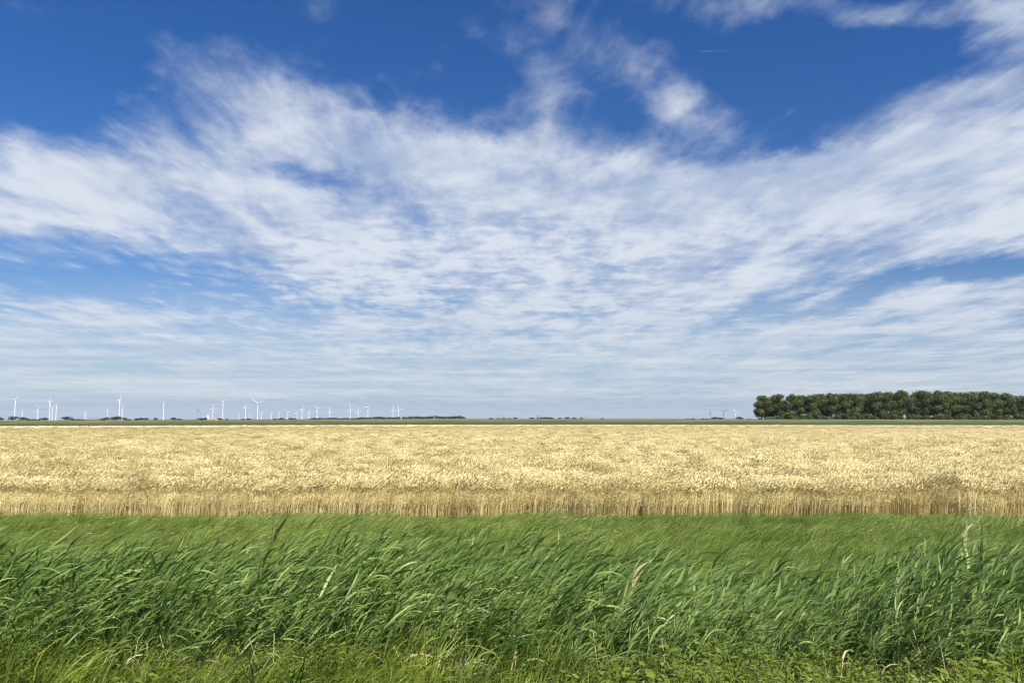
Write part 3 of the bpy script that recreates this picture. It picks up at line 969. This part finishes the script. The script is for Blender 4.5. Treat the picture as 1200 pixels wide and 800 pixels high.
rng = np.random.default_rng(21)
WP = [wheat_patch(900 + k) for k in range(8)]
P = []
edge = lambda x: 23.3 + (fbm(x * 0.8, x * 0 + 1, 31, 4) - 0.5) * 1.3
d = 22.8
while d < 232:
    st = 0.42 if d < 40 else (0.50 if d < 80 else 0.62 + (d - 80) * 0.003)
    half = d * 0.70 + 6
    nX = int(2 * half / st)
    x_ = -half + (np.arange(nX) + rng.uniform(-0.45, 0.45, nX)) * st
    y_ = d + rng.uniform(-0.4, 0.4, nX) * st
    P.append(np.stack([x_, y_, np.full(nX, st)], 1))
    d += st
P = np.concatenate(P)
P = P[(P[:, 1] < field_end(P[:, 0]) - 0.5) & (P[:, 1] > edge(P[:, 0]))]
N = len(P)
hn = fbm(P[:, 0] * 0.42 - P[:, 1] * 0.1, P[:, 1] * 0.42, 41, 3)          # gusts and lodging
hn2 = fbm(P[:, 0] * 1.3, P[:, 1] * 1.1, 47, 2)
hn3 = fbm(P[:, 0] * 0.9 - P[:, 1] * 0.35, P[:, 1] * 0.75, 43, 2)
lx = 0.02 + 0.26 * np.clip((hn - 0.42) * 2.2, 0, 1) + 0.32 * np.clip((hn3 - 0.50) * 2.4, 0, 1) + rng.normal(0, 0.10, N)
ly = rng.normal(0, 0.10, N) + (hn2 - 0.5) * 0.25
front = 1 - ss(24.3, 29.0, P[:, 1])
lx = lx * (1 - 0.75 * front); ly = ly * (1 - 0.75 * front)
sz = 1.0 + (hn2 - 0.5) * 0.30 + (hn3 - 0.5) * 0.18 * (1 - front) + rng.normal(0, 0.05, N)
hs = np.where(front > 0.5, 1.0, 1.0)
wsc = np.clip(P[:, 2] / 0.50, 1.0, 1.7)
sz = (1.0 + (sz - 1.0) * (1 - 0.5 * ss(45, 110, P[:, 1]))) * (1.06 - 0.13 * front) * (1 - 0.24 * ss(45, 130, P[:, 1]))
lx = np.minimum(lx, 0.45)
scl = np.stack([wsc, wsc, sz], 1)
rz = rng.normal(0, 0.5, N)
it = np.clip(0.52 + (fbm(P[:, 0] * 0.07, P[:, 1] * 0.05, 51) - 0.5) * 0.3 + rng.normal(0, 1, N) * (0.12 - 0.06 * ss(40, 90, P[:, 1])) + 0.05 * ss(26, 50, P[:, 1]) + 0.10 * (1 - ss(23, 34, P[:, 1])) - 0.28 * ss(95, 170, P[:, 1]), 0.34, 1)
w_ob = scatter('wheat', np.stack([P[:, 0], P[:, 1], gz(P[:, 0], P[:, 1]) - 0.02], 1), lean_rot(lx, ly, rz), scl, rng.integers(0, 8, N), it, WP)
tag(w_ob, 'ripe golden wheat field bending to the right in the wind', 'wheat', None, 'stuff')

PB = []
for d in np.arange(0, 24, 0.9):
    x_ = np.arange(-190, 190, 0.9); x_ = x_ + rng.uniform(-0.4, 0.4, len(x_))
    PB.append(np.stack([x_, field_end(x_) + d + rng.uniform(-0.4, 0.4, len(x_))], 1))
PB = np.concatenate(PB); N = len(PB)
b_ob = scatter('pale_barley', np.stack([PB[:, 0], PB[:, 1], gz(PB[:, 0], PB[:, 1])], 1), lean_rot(rng.normal(0.1, 0.1, N), rng.normal(0, 0.1, N), rng.uniform(0, 6, N)),
               np.stack([np.full(N, 1.9), np.full(N, 1.9), rng.uniform(0.74, 0.82, N)], 1), rng.integers(0, 4, N), rng.uniform(0.5, 1, N), [wheat_patch(950 + k, 150, 0.32, BARLEY) for k in range(4)])
tag(b_ob, 'pale cream strip of crop along the far edge of the wheat field', 'barley', None, 'stuff')

# ------------------------------------------------------------------ bank grass between the reeds and the wheat
def grass_tuft(seed, n=34, rad=0.17, hmin=0.20, hmax=0.62, w=0.0085, mat=None, windy=1.0, segs=4):
    rng = np.random.default_rng(seed); mb = MB()
    for k in range(n):
        th = rng.uniform(0, 6.28); r_ = rad * math.sqrt(rng.uniform())
        d0 = np.array([0.18 * windy + math.cos(th) * 0.22, math.sin(th) * 0.22, 1.0])
        d1 = np.array([1.0 * windy + rng.normal(0, 0.35), rng.normal(0, 0.45), rng.normal(0.35, 0.35)])
        mb.blade((math.cos(th) * r_, math.sin(th) * r_, -0.02), d0, d1, rng.uniform(hmin, hmax), w * rng.uniform(0.7, 1.4), rng, segs, 0.25, np.clip(rng.normal(0.48, 0.22), 0, 1), power=1.1)
    return mb.mesh('tuft_%d' % seed, mat, True)


def strip_points(y0, y1, dens, margin=3.0, rng=None):
    N = int((y1 - y0) * 2 * (y1 * 0.72 + margin) * dens)
    x_ = rng.uniform(-1, 1, N) * (y1 * 0.72 + margin); y_ = rng.uniform(y0, y1, N)
    k = np.abs(x_) < y_ * 0.70 + margin
    return x_[k], y_[k]


def seed_tuft(seed):
    rng = np.random.default_rng(seed); mb = MB()
    for k in range(9):
        d0 = np.array([rng.normal(0.25, 0.15), rng.normal(0, 0.15), 1.0])
        tt = np.clip(rng.normal(0.5, 0.25), 0, 1)
        q = mb.blade((rng.normal() * 0.08, rng.normal() * 0.08, 0), d0, d0 + np.array([0.6, 0, -0.1]), rng.uniform(0.45, 0.75), 0.004, rng, 4, 0, tt, profile=lambda q: 1.0)
        mb.blade(q, (0.7, 0, 0.5), (1, rng.normal() * 0.2, 0.0), rng.uniform(0.06, 0.11), 0.008, rng, 3, 0.1, tt)
    return mb.mesh('seed_tuft_%d' % seed, DRY, True)


GT = [grass_tuft(1200 + k, mat=GRASS) for k in range(8)] + [seed_tuft(1250 + k) for k in range(2)]
x_, y_ = strip_points(12.2, 23.6, 42, 3.0, rng)
N = len(x_)
g1 = fbm(x_ * 0.5, y_ * 0.7, 61); g2 = fbm(x_ * 0.16, y_ * 0.3, 67)
s_ = 0.45 + 0.85 * g1 + rng.normal(0, 0.16, N)
s_ = np.clip(s_, 0.35, 1.3) * (1 - ss(21.0, 23.4, y_) * (0.58 - 0.9 * np.clip(fbm(x_ * 0.9, y_ * 0.3, 69) - 0.55, 0, 1)))
lx = 0.1 + 0.35 * fbm(x_ * 0.8, y_ * 0.8, 71); ly = rng.normal(0, 0.15, N)
it = np.clip(0.40 + (g2 - 0.5) * 1.3 + (g1 - 0.5) * 0.5 + rng.normal(0, 0.16, N), 0, 1)
o = scatter('bank_grass', np.stack([x_, y_, gz(x_, y_)], 1), lean_rot(lx, ly, rng.normal(0, 0.5, N)), np.stack([s_] * 3, 1), np.where(rng.uniform(0, 1, N) < 0.022 * (g2 > 0.45), rng.integers(8, 10, N), rng.integers(0, 8, N)), it, GT)
tag(o, 'fine green grass on the far ditch bank below the wheat', 'grass', None, 'stuff')

# ------------------------------------------------------------------ reeds
def reed_plant(seed):
    rng = np.random.default_rng(seed); mb = MB()
    L = rng.uniform(1.75, 2.15)
    th0, th1 = R(rng.uniform(3, 12)), R(rng.uniform(18, 42))
    segs = 8; p = np.array([0, 0, -0.05]); pts = [p.copy()]; dirs = []
    for i in range(segs):
        f = (i + 0.5) / segs
        th = th0 + (th1 - th0) * f ** 1.6
        dr = np.array([math.sin(th), 0.05 * rng.normal(), math.cos(th)])
        dirs.append(dr); p = p + dr * L / segs; pts.append(p.copy())
    mb.tube(pts, list(np.linspace(0.0055, 0.0018, segs + 1)), 4, 0.4, 1, cap=False)
    nl = rng.integers(10, 14)
    side = 1
    for k in range(nl):
        f = 0.36 + 0.64 * (k + rng.uniform(-0.2, 0.2)) / (nl - 1)
        f = min(f, 0.995)
        i = min(int(f * segs), segs - 1)
        base = pts[i] + (pts[i + 1] - pts[i]) * (f * segs - i)
        dr = dirs[i]; side = -side
        sy = side * rng.uniform(0.1, 0.95)
        if rng.uniform() < 0.16: sy *= 1.5
        d0 = dr + np.array([0.15, sy * 0.6, 0.1])
        elev = math.radians(rng.normal(24, 24))
        d1 = np.array([math.cos(elev), sy * 0.75, math.sin(elev)])
        ln = (0.30 + 0.24 * math.sin(math.pi * min(1, 0.15 + 0.75 * f))) * rng.uniform(0.95, 1.42)
        face = np.array([rng.normal(-0.35, 0.5), rng.normal(-0.4, 0.75), rng.normal(0.75, 0.5)])
        tt = np.clip(rng.normal(0.52, 0.30), 0, 0.96)
        if rng.uniform() < 0.025: tt = 1.0
        mb.blade(base, d0, d1, ln, rng.uniform(0.023, 0.040), rng, 6, rng.uniform(0.0, 0.45), tt, 0, face)
    return mb.mesh('reed_%d' % seed, [REED, REED_STEM], True)


RP = [reed_plant(2000 + k) for k in range(16)]
x_, y_ = strip_points(4.4, 13.2, 48, 3.0, rng)
# the belt has a ragged front and back
fr = 5.1 + (fbm(x_ * 0.6, x_ * 0, 81) - 0.5) * 1.6 + 0.30 * ss(0.3, 2.0, x_) - 0.6 * (1 - ss(-2.5, -0.5, x_))
bk = 12.0 + (fbm(x_ * 0.55, x_ * 0 + 9, 83) - 0.5) * 1.5 + 0.4 * (1 - ss(-6, -2, x_)) + 0.1 * ss(1.5, 4, x_)
keep = (y_ > fr) & (y_ < bk)
x_, y_ = x_[keep], y_[keep]; fr = fr[keep]; bk = bk[keep]
N = len(x_)
gap = fbm(x_ * 0.9, y_ * 0.9, 85)
keep = gap > rng.uniform(0.20, 0.48, N)
x_, y_, fr, bk = x_[keep], y_[keep], fr[keep], bk[keep]; N = len(x_)
wn_ = fbm(x_ * 0.45, y_ * 0.6, 91, 3)
s_ = 0.785 + 0.20 * (fbm(x_ * 0.35, y_ * 0.5, 93) - 0.5) * 2 * 0.6 + np.clip(rng.normal(0, 0.045, N), -0.12, 0.06)
s_ *= 0.42 + 0.58 * ss(-0.2, 2.8, y_ - fr)
s_ *= 0.80 + 0.20 * ss(0, 1.0, bk - y_)
s_ *= 1.0 - 0.06 * ss(-1, 3, x_) - 0.09 * (1 - ss(-3, 2, x_))
lx = R(5) - R(7) * ss(1.0, 5.0, x_) + R(26) * (wn_ - 0.35) + rng.normal(0, R(8), N)
ly = rng.normal(0, R(8), N) - R(5)
rz = rng.normal(R(-4), R(20), N)
it = np.clip(0.48 + (fbm(x_ * 0.3, y_ * 0.3, 95) - 0.5) * 0.7 + rng.normal(0, 0.18, N), 0, 1)
o = scatter('reeds', np.stack([x_, y_, gz(x_, y_)], 1), lean_rot(lx, ly, rz), np.stack([s_, s_, s_], 1), rng.integers(0, 16, N), it, RP)
tag(o, 'dense green reeds in the ditch swept to the right by the wind', 'reeds', None, 'stuff')
print('reeds', N)

# ------------------------------------------------------------------ verge: long grass and low herbs nearest the camera
VT = [grass_tuft(3000 + k, 30, 0.13, 0.25, 0.70, 0.0095, VERGE, 0.75, 5) for k in range(8)]
x_, y_ = strip_points(3.6, 7.2, 46, 1.6, rng)
N = len(x_)
cl = fbm(x_ * 0.6, y_ * 0.6, 101)
herb_zone = ss(0.2, 1.4, x_) * (1 - ss(3.0, 4.6, x_) * 0.5)
keep = rng.uniform(0, 1, N) < (0.95 - 0.38 * herb_zone) * (0.1 + 1.35 * cl) * (1 - 0.8 * ss(5.2, 6.6, y_))
x_, y_ = x_[keep], y_[keep]; N = len(x_)
s_ = np.clip(0.75 + rng.normal(0, 0.16, N) + (fbm(x_ * 0.7, y_ * 0.7, 103) - 0.5) * 0.7, 0.35, 1.35) * (1 - 0.35 * ss(0.2, 1.4, x_)) * (1 + 0.15 * (1 - ss(-1.5, 0.5, x_)))
s_ *= 0.88 * (0.70 + 0.30 * ss(4.2, 5.6, y_)) * (1 - 0.35 * ss(5.8, 7.2, y_))
it = np.clip(0.45 + (fbm(x_ * 0.7, y_ * 0.7, 105) - 0.5) * 1.6 + rng.normal(0, 0.16, N), 0, 1)
o = scatter('verge_grass', np.stack([x_, y_, gz(x_, y_)], 1), lean_rot(rng.normal(0.16, 0.12, N), rng.normal(-0.05, 0.14, N), rng.normal(0, 0.8, N)), np.stack([s_] * 3, 1), rng.integers(0, 8, N), it, VT)
tag(o, 'bright long grass on the near verge in front of the reeds', 'grass', None, 'stuff')


def herb_plant(seed):
    rng = np.random.default_rng(seed); mb = MB()
    for st in range(7):
        th = rng.uniform(0, 6.28)
        top = np.array([math.cos(th) * rng.uniform(0.02, 0.16) + 0.05, math.sin(th) * rng.uniform(0.02, 0.16), rng.uniform(0.12, 0.36)])
        mb.blade((0, 0, 0), top * [0.5, 0.5, 1], top, np.linalg.norm(top), 0.005, rng, 3, 0, 0.3, profile=lambda q: 1.0)
        nl = rng.integers(10, 16)
        for k in range(nl):
            f = 0.25 + 0.75 * k / (nl - 1)
            a_ = k * 2.4 + rng.uniform(-0.4, 0.4)
            dv = np.array([math.cos(a_), math.sin(a_), rng.normal(0.35, 0.25)])
            mb.blade(top * f, dv, dv + [0.1, 0, -0.5], rng.uniform(0.030, 0.062), rng.uniform(0.012, 0.024), rng, 3, 0.1, np.clip(rng.normal(0.5, 0.22), 0, 1), 0, (rng.normal() * 0.3, rng.normal() * 0.3, 1.0),
                     profile=lambda q: 0.2 if q < 0.1 else (1.0 if q < 0.5 else (0.8 if q < 0.8 else 0.05)))
    return mb.mesh('herb_%d' % seed, HERB, True)


HP = [herb_plant(4000 + k) for k in range(8)]
x_, y_ = strip_points(3.6, 7.6, 70, 1.6, rng)
N = len(x_)
herb_zone = 0.07 + 0.62 * ss(0.0, 1.2, x_) * (1 - ss(3.6, 5.2, x_) * 0.35)
cl = fbm(x_ * 0.8, y_ * 0.8, 111)
keep = rng.uniform(0, 1, N) < herb_zone * (0.45 + 0.9 * cl) * (1 - 0.9 * ss(5.3, 6.5, y_))
x_, y_ = x_[keep], y_[keep]; N = len(x_)
s_ = np.clip(0.95 + rng.normal(0, 0.2, N) + (fbm(x_ * 0.8, y_ * 0.8, 113) - 0.5) * 0.8, 0.4, 1.6)
it = np.clip(0.42 + (fbm(x_ * 0.8, y_ * 0.8, 115) - 0.5) * 1.5 + rng.normal(0, 0.15, N), 0, 1)
o = scatter('herbs', np.stack([x_, y_, gz(x_, y_)], 1), lean_rot(rng.normal(0.08, 0.1, N), rng.normal(-0.08, 0.12, N), rng.uniform(0, 6.28, N)), np.stack([s_] * 3, 1), rng.integers(0, 8, N), it, HP)
tag(o, 'low bright green leafy herbs at the foot of the reeds', 'herbs', None, 'stuff')


def dry_stems(seed):
    rng = np.random.default_rng(seed); mb = MB()
    for k in range(3):
        d0 = np.array([rng.normal(0.25, 0.3), rng.normal(-0.1, 0.25), 1.0])
        p0 = (rng.normal() * 0.05, rng.normal() * 0.05, -0.03)
        mb.blade(p0, d0, d0 + np.array([rng.normal(0.1, 0.15), 0, 0]), rng.uniform(0.22, 0.55), rng.uniform(0.003, 0.0055), rng, 4, rng.uniform(0, 0.3), np.clip(rng.normal(0.5, 0.25), 0, 1), profile=lambda q: 1.0)
    mb.blade((0, 0, 0.2), (0.5, 0, 0.6), (1, rng.normal() * 0.4, -0.5), 0.25, 0.01, rng, 4, 0.3, 0.6)
    return mb.mesh('dry_%d' % seed, DRY, True)


DP = [dry_stems(5000 + k) for k in range(6)]
x_, y_ = strip_points(5.2, 8.6, 16, 1.8, rng)
N = len(x_)
keep = rng.uniform(0, 1, N) < np.clip((fbm(x_ * 0.7, y_ * 0.5, 121) - 0.32) * 2.6, 0.03, 1)
x_, y_ = x_[keep], y_[keep]; N = len(x_)
s_ = rng.uniform(0.6, 1.15, N)
o = scatter('dry_reed_litter', np.stack([x_, y_, gz(x_, y_)], 1), lean_rot(rng.normal(0.1, 0.2, N), rng.normal(0, 0.2, N), rng.normal(0, 1.0, N)), np.stack([s_] * 3, 1), rng.integers(0, 6, N), rng.uniform(0, 1, N), DP)
tag(o, 'thin tan dead reed stems poking up along the ditch edge', 'dead reeds', None, 'stuff')

# a few single dead reeds that stand out against the green
def dry_reed(label, px, py, Yd, Hh, lean, seed, group=None):
    rng = np.random.default_rng(seed)
    pos = at(px, py, Yd); z0 = float(gz(pos.x, Yd)); Hh = pos.z - z0
    root = thing('dead_reed', label, 'reed', (pos.x - lean * Hh * 0.6, Yd, z0), 0, None, group)
    mb = MB()
    pts = [(0, 0, -0.05), (lean * Hh * 0.2, 0, Hh * 0.5), (lean * Hh * 0.6, 0, Hh)]
    mb.tube(pts, [0.006, 0.005, 0.003], 6, 0.5); link('stem', mb.mesh('stem', DRY), root)
    for k in range(3):
        lb = MB(); b = (lean * Hh * (0.36 + 0.08 * k), 0, Hh * (0.72 + 0.1 * k))
        lb.blade(b, (0.2, 0, 1), (0.35 + 0.35 * k, rng.normal() * 0.2, 0.9 - 0.25 * k), rng.uniform(0.26, 0.36), 0.032, rng, 6, 0.1, 0.85 + 0.1 * (k % 2), face=(-0.3, -1.0, 0.3))
        link('leaf', lb.mesh('leaf', DRY), root)


dry_reed('pale dead reed with upright straw leaves standing out of the green reeds right of centre', 744, 668, 8.4, 0, 0.25, 1)
dry_reed('bleached dead reed standing in the reeds at the upper right, below the grass bank', 1131, 622, 11.2, 0, 0.3, 2)
dry_reed('short dead reed leaning at the foot of the reeds left of centre', 535, 722, 6.2, 0, 0.35, 3)
